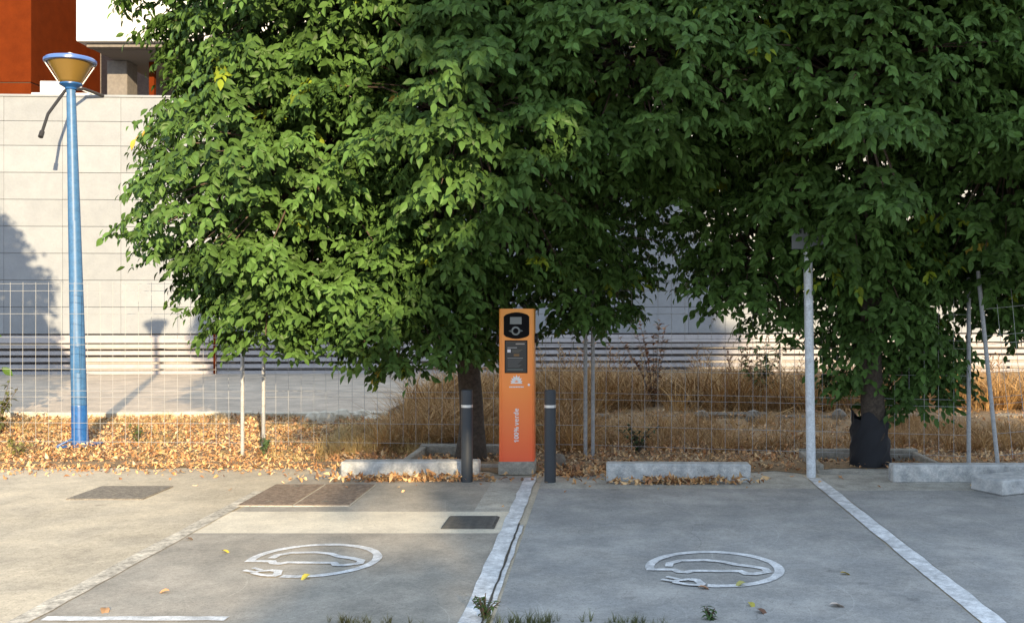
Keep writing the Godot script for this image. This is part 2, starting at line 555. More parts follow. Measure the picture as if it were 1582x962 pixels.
func bollard(label: String, at: Vector3, turn: float) -> void:
	var t := thing("bollard", label, "bollard", at, turn, "dark grey bollards guarding the charger")
	put("post", lathe([Vector2(0.053, -0.02), Vector2(0.053, 0.832), Vector2(0.049, 0.842), Vector2(0.0, 0.845)], 28), M.anthracite, t)
	put("reflective_band", lathe([Vector2(0.053, 0.682), Vector2(0.0545, 0.683), Vector2(0.0545, 0.706), Vector2(0.053, 0.707)], 28), M.silver, t)

func wheel_stop(label: String, at: Vector3, length: float, turn := 0.0) -> void:
	var st := start()
	add_block(st, Vector3(0, 0.08, 0), Vector3(length, 0.168, 0.17), 0.012, 0.004)
	var o := put("wheel_stop", done(st), M.stop, null, at)
	o.rotation.y = turn
	tag(o, label, "wheel stop", "concrete wheel stops at the head of the bays")

func charger() -> void:
	var t := thing("charging_station", "orange electric car charging post on a concrete plinth", "charger", Vector3(-0.808, 0.004, -9.68))
	var w := 0.334
	var h0 := 0.128
	var h1 := 1.585
	var dp := 0.24
	put("plinth", block(Vector3(0.35, 0.128, 0.27), 0.008, 0.003), M.footing, t, Vector3(0, 0.064, 0))
	# the printed wrap runs from amber to red: a dyed print on the steel, stored as vertex colours
	var st := start()
	var top := Color(0.92, 0.37, 0.07)
	var mid := Color(0.95, 0.265, 0.05)
	var low := Color(0.90, 0.13, 0.045)
	var ink := func(y: float) -> Color:
		var f := clampf((y - h0) / (h1 - h0), 0.0, 1.0)
		return low.lerp(mid, clampf(f / 0.45, 0.0, 1.0)) if f < 0.45 else mid.lerp(top, clampf((f - 0.45) / 0.5, 0.0, 1.0))
	var outline := []
	for c in [[w / 2, -dp / 2, -PI / 2], [w / 2, dp / 2, 0.0], [-w / 2, dp / 2, PI / 2], [-w / 2, -dp / 2, PI]]:
		for k in 4:
			var a: float = c[2] + k * PI / 6.0
			outline.append(Vector2(c[0] - signf(c[0]) * 0.016 + cos(a) * 0.016, c[1] - signf(c[1]) * 0.016 + sin(a) * 0.016))
	var rows := 24
	st.set_smooth_group(0)
	for r in rows:
		var y0 := lerpf(h0, h1, r / float(rows))
		var y1 := lerpf(h0, h1, (r + 1) / float(rows))
		for k in outline.size():
			var p: Vector2 = outline[k]
			var q: Vector2 = outline[(k + 1) % outline.size()]
			var v := [Vector3(p.x, y0, p.y), Vector3(p.x, y1, p.y), Vector3(q.x, y1, q.y), Vector3(q.x, y0, q.y)]
			for i in [0, 2, 1, 0, 3, 2]:
				st.set_color(ink.call(v[i].y))
				st.add_vertex(v[i])
	st.set_smooth_group(-1)
	for k in range(1, outline.size() - 1):
		for p in [outline[0], outline[k], outline[k + 1]]:
			st.set_color(top)
			st.add_vertex(Vector3(p.x, h1, p.y))
	var body := mat(Color.WHITE, 0.42)
	body.vertex_color_use_as_albedo = true
	put("cabinet", done(st), body, t)
	# narrow rails that stand proud along both front edges, in the same print
	for s in [-1, 1]:
		var rail := start()
		rail.set_smooth_group(-1)
		for k in rows:
			var y0 := lerpf(h0 + 0.004, h1 - 0.004, k / float(rows))
			var y1 := lerpf(h0 + 0.004, h1 - 0.004, (k + 1) / float(rows))
			var ring := [Vector2(0.139, dp / 2 - 0.002), Vector2(0.141, dp / 2 + 0.006), Vector2(0.150, dp / 2 + 0.006), Vector2(0.153, dp / 2 - 0.004)]
			for j in 3:
				var v := [Vector3(ring[j].x * s, y0, ring[j].y), Vector3(ring[j + 1].x * s, y0, ring[j + 1].y), Vector3(ring[j + 1].x * s, y1, ring[j + 1].y), Vector3(ring[j].x * s, y1, ring[j].y)]
				for i in ([0, 2, 1, 0, 3, 2] if s > 0 else [0, 1, 2, 0, 2, 3]):
					rail.set_color(ink.call(v[i].y))
					rail.add_vertex(v[i])
		put("edge_rail", done(rail), body, t)
	put("lock", lathe([Vector2(0.011, 0.0), Vector2(0.011, 0.004), Vector2(0.0, 0.005)], 14), M.silver, t, Vector3(0.118, 0.86, dp / 2)).rotation.x = PI / 2
	var front := dp / 2
	# black head panel with bowed top and bottom edges
	var pts := []
	for k in 13:
		var f := k / 12.0
		pts.append(Vector2(lerpf(-0.123, 0.123, f), 1.522 + 0.030 * sin(f * PI) + (0.0 if k > 0 and k < 12 else -0.012)))
	for k in 13:
		var f := k / 12.0
		pts.append(Vector2(lerpf(0.123, -0.123, f), 1.325 - 0.028 * sin(f * PI) + (0.0 if k > 0 and k < 12 else 0.012)))
	var hp := start()
	hp.set_smooth_group(-1)
	var cm := Vector2(0, 1.425)
	for k in pts.size():
		var p: Vector2 = pts[k]
		var q: Vector2 = pts[(k + 1) % pts.size()]
		var pi := cm + (p - cm) * 0.965
		var qi := cm + (q - cm) * 0.965
		quad(hp, Vector3(q.x, q.y, front - 0.002), Vector3(p.x, p.y, front - 0.002), Vector3(pi.x, pi.y, front + 0.010), Vector3(qi.x, qi.y, front + 0.010))
		tri(hp, Vector3(cm.x, cm.y, front + 0.010), Vector3(qi.x, qi.y, front + 0.010), Vector3(pi.x, pi.y, front + 0.010))
	var head := put("head_panel", done(hp), M.black_gloss, t)
	put("display", block(Vector3(0.112, 0.070, 0.006), 0.002), M.lcd, head, Vector3(-0.006, 1.472, front + 0.011))
	put("card_reader", lathe([Vector2(0.042, 0.0), Vector2(0.042, 0.004), Vector2(0.026, 0.005)], 20), M.lcd, head, Vector3(-0.006, 1.374, front + 0.010)).rotation.x = PI / 2
	for s in [-1, 1]:
		put("arrow_key", tube([Vector3(0.040 * s, 0, 0), Vector3(0.068 * s, 0, 0)], [0.016, 0.002], 4), M.lcd, head, Vector3(-0.006, 1.374, front + 0.010))
	# notice board, its print kept to bars and blocks as in the photograph
	var im := Image.create(128, 176, false, Image.FORMAT_RGB8)
	im.fill(Color(0.10, 0.11, 0.12))
	im.fill_rect(Rect2i(0, 0, 128, 5), Color(0.22, 0.17, 0.11))
	im.fill_rect(Rect2i(0, 171, 128, 5), Color(0.22, 0.17, 0.11))
	im.fill_rect(Rect2i(62, 12, 54, 7), Color(0.62, 0.58, 0.54))
	im.fill_rect(Rect2i(12, 34, 58, 6), Color(0.52, 0.52, 0.52))
	im.fill_rect(Rect2i(12, 46, 20, 18), Color(0.85, 0.84, 0.86))
	for k in 3:
		im.fill_rect(Rect2i(40, 48 + k * 7, 62 - k * 9, 2), Color(0.42, 0.40, 0.36))
	im.fill_rect(Rect2i(50, 72, 34, 14), Color(0.42, 0.30, 0.12))
	im.fill_rect(Rect2i(12, 94, 94, 4), Color(0.50, 0.50, 0.50))
	for k in 8:
		im.fill_rect(Rect2i(14, 104 + k * 6, 88 - (k * 37) % 30, 2), Color(0.36, 0.37, 0.38))
	im.fill_rect(Rect2i(12, 158, 94, 6), Color(0.33, 0.38, 0.37))
	var print_m := mat(Color.WHITE, 0.3)
	print_m.albedo_texture = ImageTexture.create_from_image(im)
	var board := put("notice_board", block(Vector3(0.216, 0.312, 0.008), 0.002), M.black_gloss, t, Vector3(-0.004, 1.128, front + 0.003))
	var page := QuadMesh.new()
	page.size = Vector2(0.202, 0.296)
	put("printed_page", page, print_m, board, Vector3(0, 0, 0.0055))
	# emblem: a fan of seven petals over a short line of print
	var em := start()
	for k in 7:
		var a := deg_to_rad(-78 + k * 26)
		var d := Vector2(sin(a), cos(a))
		var s := Vector2(d.y, -d.x)
		var l := 0.062 - 0.004 * absf(k - 3)
		var c0 := Vector2(0, 0.885) + d * 0.010
		var pt := [c0, c0 + d * l * 0.55 + s * 0.011, c0 + d * l, c0 + d * l * 0.55 - s * 0.011]
		quad(em, Vector3(pt[0].x, pt[0].y, front + 0.0016), Vector3(pt[1].x, pt[1].y, front + 0.0016), Vector3(pt[2].x, pt[2].y, front + 0.0016), Vector3(pt[3].x, pt[3].y, front + 0.0016))
	quad(em, Vector3(-0.058, 0.872, front + 0.0016), Vector3(0.058, 0.872, front + 0.0016), Vector3(0.05, 0.884, front + 0.0016), Vector3(-0.05, 0.884, front + 0.0016))
	for k in 9:
		var x := -0.068 + k * 0.0155
		quad(em, Vector3(x, 0.834, front + 0.0016), Vector3(x + 0.0115, 0.834, front + 0.0016), Vector3(x + 0.0115, 0.846, front + 0.0016), Vector3(x, 0.846, front + 0.0016))
	put("emblem", done(em), M.white_print, t)
	for word in [["100%", 0.385], ["verde", 0.555]]:
		var tm := TextMesh.new()
		var font := SystemFont.new()
		font.font_names = PackedStringArray(["Droid Sans"])
		font.font_weight = 700
		tm.font = font
		tm.text = word[0]
		tm.font_size = 32
		tm.pixel_size = 0.0019
		tm.depth = 0.0015
		var o := put("lettering", tm, M.white_print, t, Vector3(0.0, word[1], front + 0.0015))
		o.rotation.z = PI / 2
	for s in [-1, 1]:
		var socket := put("socket", lathe([Vector2(0.044, 0.0), Vector2(0.044, 0.018), Vector2(0.036, 0.026), Vector2(0.0, 0.026)], 22), M.black, t, Vector3((w / 2 - 0.002) * s, 1.30, 0.01))
		socket.rotation.z = -PI / 2 * s
		put("socket_lid", block(Vector3(0.075, 0.012, 0.085), 0.004), M.black, socket, Vector3(0.0, 0.028, 0.0))

func lamp() -> void:
	var t := thing("street_lamp", "blue leaning street lamp with a flared amber lantern", "street lamp", Vector3(-6.03, 0.0, -11.6))
	t.rotation.z = 0.026
	put("pole", lathe([Vector2(0.083, 0.42), Vector2(0.080, 1.2), Vector2(0.066, 2.6), Vector2(0.048, 4.16)], 24), M.blue, t)
	put("pole_foot", lathe([Vector2(0.092, -0.02), Vector2(0.090, 0.12), Vector2(0.085, 0.46), Vector2(0.083, 0.47)], 24), M.blue_new, t)
	var st := start()
	add_block(st, Vector3(-0.135, 0.055, 0.075), Vector3(0.22, 0.02, 0.07), 0.005, 0.004, Basis(Vector3(0, 1, 0), 0.5) * Basis(Vector3(0, 0, 1), 0.42))
	put("earth_strap", done(st), M.blue_new, t)
	put("access_door", block(Vector3(0.075, 0.30, 0.012), 0.004), M.blue, t, Vector3(0.02, 1.0, 0.078))
	for k in 4:
		var ba := k * PI / 2 + 0.5
		put("anchor_bolt", tube([Vector3(cos(ba) * 0.13, -0.02, sin(ba) * 0.13), Vector3(cos(ba) * 0.13, 0.05, sin(ba) * 0.13)], [0.012, 0.012], 6), M.dull_zinc, t)
	put("base_plate", block(Vector3(0.36, 0.018, 0.36), 0.004), M.blue_new, t, Vector3(0, 0.012, 0))
	put("collar", lathe([Vector2(0.060, 4.12), Vector2(0.066, 4.14), Vector2(0.122, 4.175), Vector2(0.122, 4.19), Vector2(0.0, 4.20)], 24), M.blue_new, t)
	put("lantern_bowl", lathe([Vector2(0.10, 4.19), Vector2(0.12, 4.212), Vector2(0.238, 4.43)], 36), M.amber, t)
	put("lantern_cap", lathe([Vector2(0.245, 4.425), Vector2(0.278, 4.432), Vector2(0.278, 4.460), Vector2(0.258, 4.478), Vector2(0.10, 4.520), Vector2(0.0, 4.532)], 36), M.blue_cap, t)
	put("finial", lathe([Vector2(0.03, 4.52), Vector2(0.026, 4.545), Vector2(0.0, 4.552)], 14), M.pale_metal, t)
	for k in 2:
		var a := k * PI - 0.478
		var o := Vector3(cos(a), 0, sin(a))
		put("strut", tube([o * 0.118 + Vector3(0, 4.185, 0), o * 0.272 + Vector3(0, 4.44, 0)], [0.008, 0.008], 6), M.pale_metal, t)

func sign_post() -> void:
	var t := thing("sign_post", "galvanised steel pole with small grey plate at the bay line", "sign post", Vector3(1.985, 0.0, -9.47))
	put("pole", tube([Vector3(0, -0.02, 0), Vector3(-0.045, 2.95, 0)], [0.044, 0.042], 18), M.galvanised, t)
	put("pole_cap", lathe([Vector2(0.045, 0.0), Vector2(0.045, 0.02), Vector2(0.0, 0.03)], 18), M.black, t, Vector3(-0.045, 2.945, 0))
	var plate := put("plate", block(Vector3(0.32, 0.20, 0.006), 0.002), mat(lin(0.20, 0.22, 0.23), 0.6), t, Vector3(-0.035, 2.25, 0.052))
	for r in 2:
		for k in 7:
			put("lettering", block(Vector3([0.026, 0.018, 0.028, 0.012, 0.024, 0.03, 0.02][(k * 3 + r) % 7], 0.036 - r * 0.012, 0.002), 0.0), M.anthracite, plate, Vector3(-0.112 + k * 0.037, 0.06 - r * 0.07, 0.004))
	var disc := put("round_sign", lathe([Vector2(0.10, 0.0), Vector2(0.10, 0.006), Vector2(0.0, 0.006)], 36), mat(lin(0.11, 0.010, 0.010), 0.5), t, Vector3(-0.10, 2.54, 0.05))
	disc.rotation.x = PI / 2

# ---------------------------------------------------------------- building
func building() -> void:
	# long low block of cream concrete panels; its face starts 23 m away on the left and comes a little nearer to the right
	var t := thing("panel_building", "long cream concrete panel building with a slatted vent band along its foot", "building", Vector3(-15.0, 0.0, -23.0), deg_to_rad(2.6))
	var wide := 1.32
	var heights := [0.99]
	while heights.size() < 10:
		heights.append(heights[-1] + (0.62 if heights.size() < 8 else 0.565))
	var top: float = heights[-1]
	put("core", block(Vector3(34.0, top - 1.01, 3.0), 0.0), M.mortar, t, Vector3(14.0, 0.99 + (top - 1.01) / 2, -1.56))
	put("vent_chamber_wall", block(Vector3(34.0, 0.99, 0.2), 0.0), M.slat, t, Vector3(14.0, 0.495, -1.5))
	put("vent_chamber_floor", block(Vector3(34.0, 0.06, 1.5), 0.0), M.slat, t, Vector3(14.0, 0.0, -0.65))
	var meshes := []
	for k in 3:
		meshes.append(block(Vector3(wide - 0.005, 0.611, 0.05), 0.004))
		meshes.append(block(Vector3(wide - 0.005, 0.556, 0.05), 0.004))
	for c in 25:
		for r in 9:
			var m: Mesh = meshes[0] if heights[r + 1] - heights[r] > 0.6 else meshes[1]
			put("panel", m, M.panels[(c * 7 + r * 3 + (c * r) % 5) % 4], t, Vector3(-2.05 + c * wide, (heights[r] + heights[r + 1]) / 2, -0.036 + rng.randf_range(-0.002, 0.002)))
	put("coping", block(Vector3(33.4, 0.05, 0.34), 0.006), M.panels[2], t, Vector3(13.8, top + 0.022, -0.15))
	# vent band: slats tilted like a louvre in front of a dark slot
	var slat := block(Vector3(6.56, 0.100, 0.03), 0.006)
	var first_slat := block(Vector3(6.56, 0.185, 0.03), 0.006)
	for s in 6:
		var x := -3.88 + 6.62 * s
		for k in 6:
			var o := put("slat", slat if k > 0 else first_slat, M.slat, t, Vector3(x, 0.87 if k == 0 else 0.86 - k * 0.155, 0.02))
			o.rotation.x = -0.28
		put("vent_post", block(Vector3(0.06, 0.96, 0.10), 0.006), M.orange_wall if s == 1 else M.slat, t, Vector3(x + 3.31, 0.5, 0.025))
	# roof things seen over the coping
	put("roof_deck", block(Vector3(34.0, 0.06, 16.0), 0.0), M.deck, t, Vector3(14.0, top - 0.4, -11.2))
	var hatch := thing("roof_upstand", "small white sloped upstand on the wall top behind the lamp", "roof fitting", Vector3(-12.75, top + 0.01, -23.45), deg_to_rad(2.6))
	put("base", block(Vector3(1.3, 0.10, 0.5), 0.01), M.white_wall, hatch, Vector3(0.2, 0.05, 0))
	var st := start()
	add_block(st, Vector3(0.0, 0.24, 0), Vector3(0.6, 0.30, 0.3), 0.01)
	put("box", done(st), M.white_wall, hatch)
	put("sloped_flange", block(Vector3(0.75, 0.07, 0.3), 0.01), M.white_wall, hatch, Vector3(0.62, 0.23, 0.02)).rotation.z = -0.38
	# a black conduit bends out over the coping and hangs in front of the panels
	var root := Vector3(-11.75, top + 0.08, -22.9)
	var pipe := thing("drain_hose", "bent black hose hanging out over the wall top behind the lamp", "hose", root)
	put("hose", tube([Vector3(0.25, -0.06, -0.25), Vector3(0.0, 0.02, 0.15), Vector3(-0.18, -0.12, 0.6), Vector3(-0.24, -0.75, 1.18), Vector3(-0.235, -1.19, 1.42)], [0.035, 0.035, 0.034, 0.032, 0.032], 10), M.rubber, pipe)
	put("nozzle", tube([Vector3(-0.235, -1.17, 1.41), Vector3(-0.234, -1.30, 1.48)], [0.05, 0.052], 10), M.rubber, pipe)

	var o := thing("orange_block", "rust orange building block above the panel wall at the left", "building", Vector3(-21.6, 0.0, -33.5))
	var oy := [0.0, 4.0, 8.33, 12.6, 17.0]
	for k in 4:
		put("facade_band", block(Vector3(9.06, oy[k + 1] - oy[k] - 0.025, 7.0), 0.01), M.orange_wall, o, Vector3(0.0, (oy[k] + oy[k + 1]) / 2, 0.0))
	put("core", block(Vector3(9.0, 16.9, 6.94), 0.0), M.joint, o, Vector3(0, 8.45, 0))

	var w := thing("white_block", "white overhanging upper storey seen above the panel wall", "building", Vector3(-15.2, 0.0, -29.0))
	put("upper_storey", block(Vector3(34.0, 6.0, 9.0), 0.02), M.white_wall, w, Vector3(17.0, 12.3, -4.5))
	put("soffit_beam", block(Vector3(33.6, 0.12, 0.3), 0.01), M.grey_wall, w, Vector3(17.0, 9.24, -0.35))
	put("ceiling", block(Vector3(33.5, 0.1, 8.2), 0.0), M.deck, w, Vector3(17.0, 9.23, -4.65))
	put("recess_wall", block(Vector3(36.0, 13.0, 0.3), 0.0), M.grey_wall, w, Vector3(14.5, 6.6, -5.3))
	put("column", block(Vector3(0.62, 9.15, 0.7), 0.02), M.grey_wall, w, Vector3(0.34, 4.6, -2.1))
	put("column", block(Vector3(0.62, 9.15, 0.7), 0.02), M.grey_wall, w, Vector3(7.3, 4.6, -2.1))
	put("rust_post", block(Vector3(0.16, 9.15, 0.16), 0.01), M.orange_wall, w, Vector3(1.32, 4.6, -2.0))

# ---------------------------------------------------------------- ground
func painted_mark(label: String, at: Vector2, called := "charging_mark") -> void:
	var st := start()
	var y := 0.0085
	var shift := func(list: Array) -> Array:
		var moved := []
		for p in list:
			moved.append(Vector2(p[0] - 0.69 + at.x, p[1] - 6.12 + at.y))
		return moved
	# open ring that ends in a plug
	var ring := []
	for k in 41:
		var a := deg_to_rad(182.0 - k * 7.1)
		ring.append([0.692 + 0.395 * cos(a), 6.14 + 0.40 * sin(a)])
	add_stroke(st, shift.call(ring), 0.058, y)
	add_stroke(st, shift.call([[0.275, 6.10], [0.443, 6.092], [0.467, 6.045], [0.513, 6.034], [0.551, 6.064], [0.841, 6.056], [0.868, 6.002], [0.919, 5.995], [1.005, 6.045], [1.0, 6.112], [0.935, 6.165], [0.833, 6.215], [0.762, 6.285], [0.661, 6.322], [0.5, 6.312], [0.427, 6.245], [0.415, 6.165]]), 0.050, y + 0.0015)
	var plug := start()
	add_stroke(plug, shift.call([[0.560, 5.735], [0.578, 5.775], [0.560, 5.855], [0.520, 5.868]]), 0.05, y + 0.003)
	add_stroke(plug, shift.call([[0.525, 5.872], [0.44, 5.84], [0.43, 5.80], [0.50, 5.755], [0.57, 5.742]]), 0.036, y + 0.0045)
	add_stroke(plug, shift.call([[0.455, 5.865], [0.385, 5.92]]), 0.03, y + 0.006)
	add_stroke(plug, shift.call([[0.43, 5.815], [0.352, 5.862]]), 0.03, y + 0.006)
	var o := thing(called, label, "road marking", Vector3.ZERO, 0.0, "painted electric car symbols in the bays")
	put("ring_and_car", done(st), M.paint, o)
	put("plug", done(plug), M.paint, o)

func grounds() -> void:
	setting("ground", sheet(-160, 160, -120, 220, -0.10), M.earth)
	var lot := start()
	add_block(lot, Vector3(0, -0.15, 19.95), Vector3(120, 0.30, 60.2), 0.02)
	setting("parking_lot", done(lot), M.lot)
	# uneven earth bank between car park and building
	var st := start()
	st.set_smooth_group(0)
	var f := FastNoiseLite.new()
	f.seed = 3
	f.frequency = 0.35
	var nx := 70
	var nz := 34
	var height := func(x: float, d: float) -> float:
		return soil_height(f, x, d)
	for i in nx:
		for j in nz:
			var x0 := -18.0 + i * 0.5
			var x1 := x0 + 0.5
			var d0 := 9.9 + j * 0.4
			var d1 := d0 + 0.4
			quad(st, Vector3(x0, height.call(x0, d0), -d0), Vector3(x1, height.call(x1, d0), -d0), Vector3(x1, height.call(x1, d1), -d1), Vector3(x0, height.call(x0, d1), -d1))
	setting("soil", done(st), M.soil)
	# earth and grit that has crept over the rear edge of the slab
	var spill := start()
	var rag := FastNoiseLite.new()
	rag.seed = 31
	rag.frequency = 1.6
	for i in 220:
		var xs := [-14.0 + i * 0.1, -13.9 + i * 0.1]
		var e := []
		for x in xs:
			e.append((9.98 if x < -2.4 or x > 2.0 else 9.70) + rag.get_noise_1d(x) * 0.16 + rag.get_noise_1d(x * 5.0 + 40.0) * 0.07)
		quad(spill, Vector3(xs[0], 0.008, -e[0]), Vector3(xs[1], 0.008, -e[1]), Vector3(xs[1], 0.014, -10.35), Vector3(xs[0], 0.014, -10.35))
	setting("earth_spill", done(spill), M.soil)
	# paved strip in front of the building at the left, with a kerb of single stones
	setting("pavement", block(Vector3(26.6, 0.2, 9.2), 0.01), M.slab, Vector3(-16.5, -0.035, -19.3))
	var kerb := Node3D.new()
	kerb.name = "kerb"
	add_child(kerb)
	kerb.set_meta("kind", "structure")
	for k in 15:
		put("kerb_stone", block(Vector3(0.985, 0.20, 0.13), 0.012, 0.003), M.strip, kerb, Vector3(-17.6 + k, -0.02 + rng.randf_range(-0.008, 0.008), -14.62))
	var old := Node3D.new()
	old.name = "old_kerb"
	add_child(old)
	old.set_meta("kind", "structure")
	var along := -0.3
	while along < 7.5:
		var len := rng.randf_range(0.35, 1.1)
		var st2 := start()
		add_block(st2, Vector3.ZERO, Vector3(len, 0.16, 0.16), 0.025, 0.02, Basis(Vector3.UP, rng.randf_range(-0.06, 0.06)))
		put("kerb_stone", done(st2), M.gravel, old, Vector3(along + len / 2, 0.02 + rng.randf_range(-0.03, 0.02), -14.15 + rng.randf_range(-0.05, 0.05)))
		along += len + rng.randf_range(0.03, 0.4)
	# coats of different age on the slab
	setting("parking_bay_surface", sheet(-2.9, -0.72, 4.9, 7.1, 0.004), M.coat_warm)
	setting("parking_bay_surface", sheet(-0.55, 1.92, 4.9, 8.85, 0.004), M.coat)
	setting("parking_bay_surface", sheet(2.06, 7.0, 4.9, 8.75, 0.004), M.coat)
	setting("gritty_surface", sheet(-0.55, 1.92, 8.85, 9.95, 0.004), M.gritty)
	setting("gritty_surface", sheet(2.06, 7.0, 8.75, 9.95, 0.004), M.gritty)
	setting("worn_surface", sheet(-2.86, -1.0, 7.85, 9.6, 0.004), M.coat_warm)
	setting("concrete_strip", sheet(-2.9, -0.72, 7.1, 7.85, 0.004), M.strip)
	setting("gritty_surface", sheet(-1.0, -0.72, 7.85, 9.5, 0.004), M.gritty)

	# bay lines
	var lines := [
		["worn white bay line left of the charger with a crack along it", -0.665, 0.115, 4.6, 9.4, "paint"],
		["thin white line beside the crack right of the wide bay line", -0.583, 0.03, 4.6, 7.35, "paint"],
		["white bay line running from the galvanised sign post", 1.99, 0.125, 4.6, 9.36, "paint"],
		["faded cream bay line beside the left charging symbol", -2.955, 0.12, 4.6, 8.7, "worn_paint"]]
	for l in lines:
		var s := start()
		var pts := []
		for k in 25:
			pts.append(Vector2(l[1] + rng.randf_range(-0.004, 0.004), lerpf(l[3], l[4], k / 24.0)))
		add_stroke(s, pts, l[2], 0.0085)
		var o := put("bay_line", done(s), M[l[5]])
		tag(o, l[0], "road marking", "painted bay lines")
	var fl := start()
	var fp := []
	for k in 12:
		fp.append(Vector2(lerpf(-2.86, -1.92, k / 11.0), 5.14 + rng.randf_range(-0.004, 0.004)))
	add_stroke(fl, fp, 0.07, 0.0085)
	tag(put("bay_line", done(fl), M.paint), "short white line across the front of the left bay", "road marking", "painted bay lines")
	# the crack beside the line
	var cr := start()
	var cp := []
	for k in 30:
		cp.append(Vector2(-0.602 + rng.randf_range(-0.004, 0.004), lerpf(4.6, 7.4, k / 29.0)))
	add_stroke(cr, cp, 0.012, 0.0115)
	tag(put("pavement_crack", done(cr), M.joint), "dark crack running along the middle bay line", "crack")
	painted_mark("white electric car symbol painted in the sunlit left bay", Vector2(-1.82, 6.32))
	painted_mark("white electric car symbol painted in the shaded right bay", Vector2(0.69, 6.12))

	# covers let into the slab
	var g := thing("drain_grate", "dark iron grate beside the middle bay line", "drain", Vector3(-0.965, 0.004, -7.43))
	put("frame", block(Vector3(0.385, 0.012, 0.40), 0.003), M.iron, g, Vector3(0, 0.004, 0))
	for k in 11:
		put("bar", block(Vector3(0.36, 0.010, 0.017), 0.002), M.iron, g, Vector3(0, 0.013, -0.17 + k * 0.034))
	for k in 2:
		var c := thing("manhole_cover", ["rusty brown cover plate at the left of the pair", "rusty brown cover plate at the right of the pair"][k], "manhole cover", Vector3(-2.705 + k * 0.455, 0.004, -8.53), 0.0, "pair of brown cover plates in the slab")
		put("plate", block(Vector3(0.435, 0.016, 0.95), 0.003, 0.001), M.rust_plate, c, Vector3(0, 0.005, 0))
		put("frame", block(Vector3(0.452, 0.010, 0.97), 0.002), M.gritty, c, Vector3(0, 0.003, 0))
		for s in [-1, 1]:
			put("lifting_eye", tube([Vector3(-0.03, 0.012, 0.36 * s), Vector3(0, 0.018, 0.36 * s), Vector3(0.03, 0.012, 0.36 * s)], [0.006, 0.006, 0.006], 6), M.iron, c)
	var gp := put("gravel_cover", block(Vector3(0.64, 0.014, 0.60), 0.003), M.gravel, null, Vector3(-4.14, 0.003, -8.65))
	tag(gp, "square grey gravel filled cover in the pale concrete at the left", "manhole cover")

func soil_height(f: FastNoiseLite, x: float, d: float) -> float:
	var rise := clampf((d - 10.4) / 2.5, 0.0, 1.0)
	var h := -0.035 + 0.05 * rise + f.get_noise_2d(x, d) * 0.06 * rise
	if x > -3.0:
		h += 0.10 * clampf((x + 3.0) / 2.0, 0.0, 1.0) * clampf((d - 13.0) / 3.0, 0.0, 1.0)
	elif d > 14.4:
		h = -0.06
	return h

# ---------------------------------------------------------------- litter, grass, weeds
func dead_tone() -> Color:
	var pick := rng.randf()
	var c := Color(0.56, 0.295, 0.12)
	if pick < 0.30:
		c = Color(0.62, 0.40, 0.19)
	elif pick < 0.50:
		c = Color(0.40, 0.195, 0.085)
	elif pick < 0.66:
		c = Color(0.20, 0.11, 0.06)
	elif pick < 0.76:
		c = Color(0.64, 0.47, 0.28)
	return c * rng.randf_range(0.7, 1.2)

func litter() -> void:
	rng.seed = 77
	var f := FastNoiseLite.new()
	f.seed = 3
	f.frequency = 0.35
	var patch := FastNoiseLite.new()
	patch.seed = 8
	patch.frequency = 0.6
	var buf := PackedFloat32Array()
	var lay := func(x: float, d: float, y: float, size: float) -> void:
		var along := Vector3(rng.randf_range(-1, 1), rng.randf_range(-0.45, 0.45), rng.randf_range(-1, 1))
		var face := Vector3(rng.randf_range(-0.6, 0.6), 1.0, rng.randf_range(-0.6, 0.6))
		if rng.randf() < 0.4:
			face = -face
		store(buf, frame(along, face, size), Vector3(x, y, -d), dead_tone())
	var n := 0
	while n < 60000:
		var x := rng.randf_range(-9.5, 7.5)
		var d := 9.3 + 5.3 * pow(rng.randf(), 1.25)
		var edge := 10.15
		if x > -0.75 and x < 0.1:
			edge = 9.72
		elif x > 1.3 and x < 1.95:
			edge = 9.62
		elif x > 2.0:
			edge = 10.0
		if x < -2.6:
			edge = 10.12 + 0.14 * sin(x * 2.3) + 0.06 * sin(x * 7.1)
		var keep := clampf((d - edge) * 3.2 + rng.randf_range(-0.35, 0.35) + patch.get_noise_2d(x, d) * 1.5, 0.0, 1.0)
		if x > -2.2:
			keep *= clampf(0.85 - (d - 10.6) * 0.28, 0.2, 1.0)
		n += 1
		if rng.randf() > keep:
			continue
		lay.call(x, d, maxf(soil_height(f, x, d), 0.0 if d < 10.05 else -1.0) + 0.012 + rng.randf() * 0.045, 0.02 + 0.058 * pow(rng.randf(), 1.3))
	# drifts against the fronts of the wheel stops and round the charger
	for k in 420:
		lay.call(-1.78 + rng.randfn(0.0, 0.42), 9.18 + absf(rng.randfn(0.0, 0.07)), 0.012 + rng.randf() * 0.05, rng.randf_range(0.045, 0.085))
	for k in 330:
		lay.call(0.72 + rng.randfn(0.0, 0.32), 9.04 + absf(rng.randfn(0.0, 0.05)), 0.012 + rng.randf() * 0.05, rng.randf_range(0.045, 0.085))
	for k in 260:
		lay.call(-0.25 + rng.randfn(0.0, 0.2), 9.62 + rng.randfn(0.0, 0.14), 0.012 + rng.randf() * 0.03, rng.randf_range(0.045, 0.085))
	for k in 1300:
		lay.call(rng.randf_range(-9.5, -2.5), 10.12 - absf(rng.randfn(0.0, 0.26)), 0.016 + rng.randf() * 0.015, rng.randf_range(0.035, 0.07))
	for k in 130:
		lay.call(rng.randf_range(-7.0, 5.0), 9.9 - absf(rng.randfn(0.0, 0.6)), 0.014, rng.randf_range(0.035, 0.07))
	var o := many("leaf_litter", buf, leaf_mesh(0.5, 0.45, 0.7), M.dead, null)
	tag(o, "orange brown carpet of fallen leaves along the fence", "leaf litter", "", "stuff")

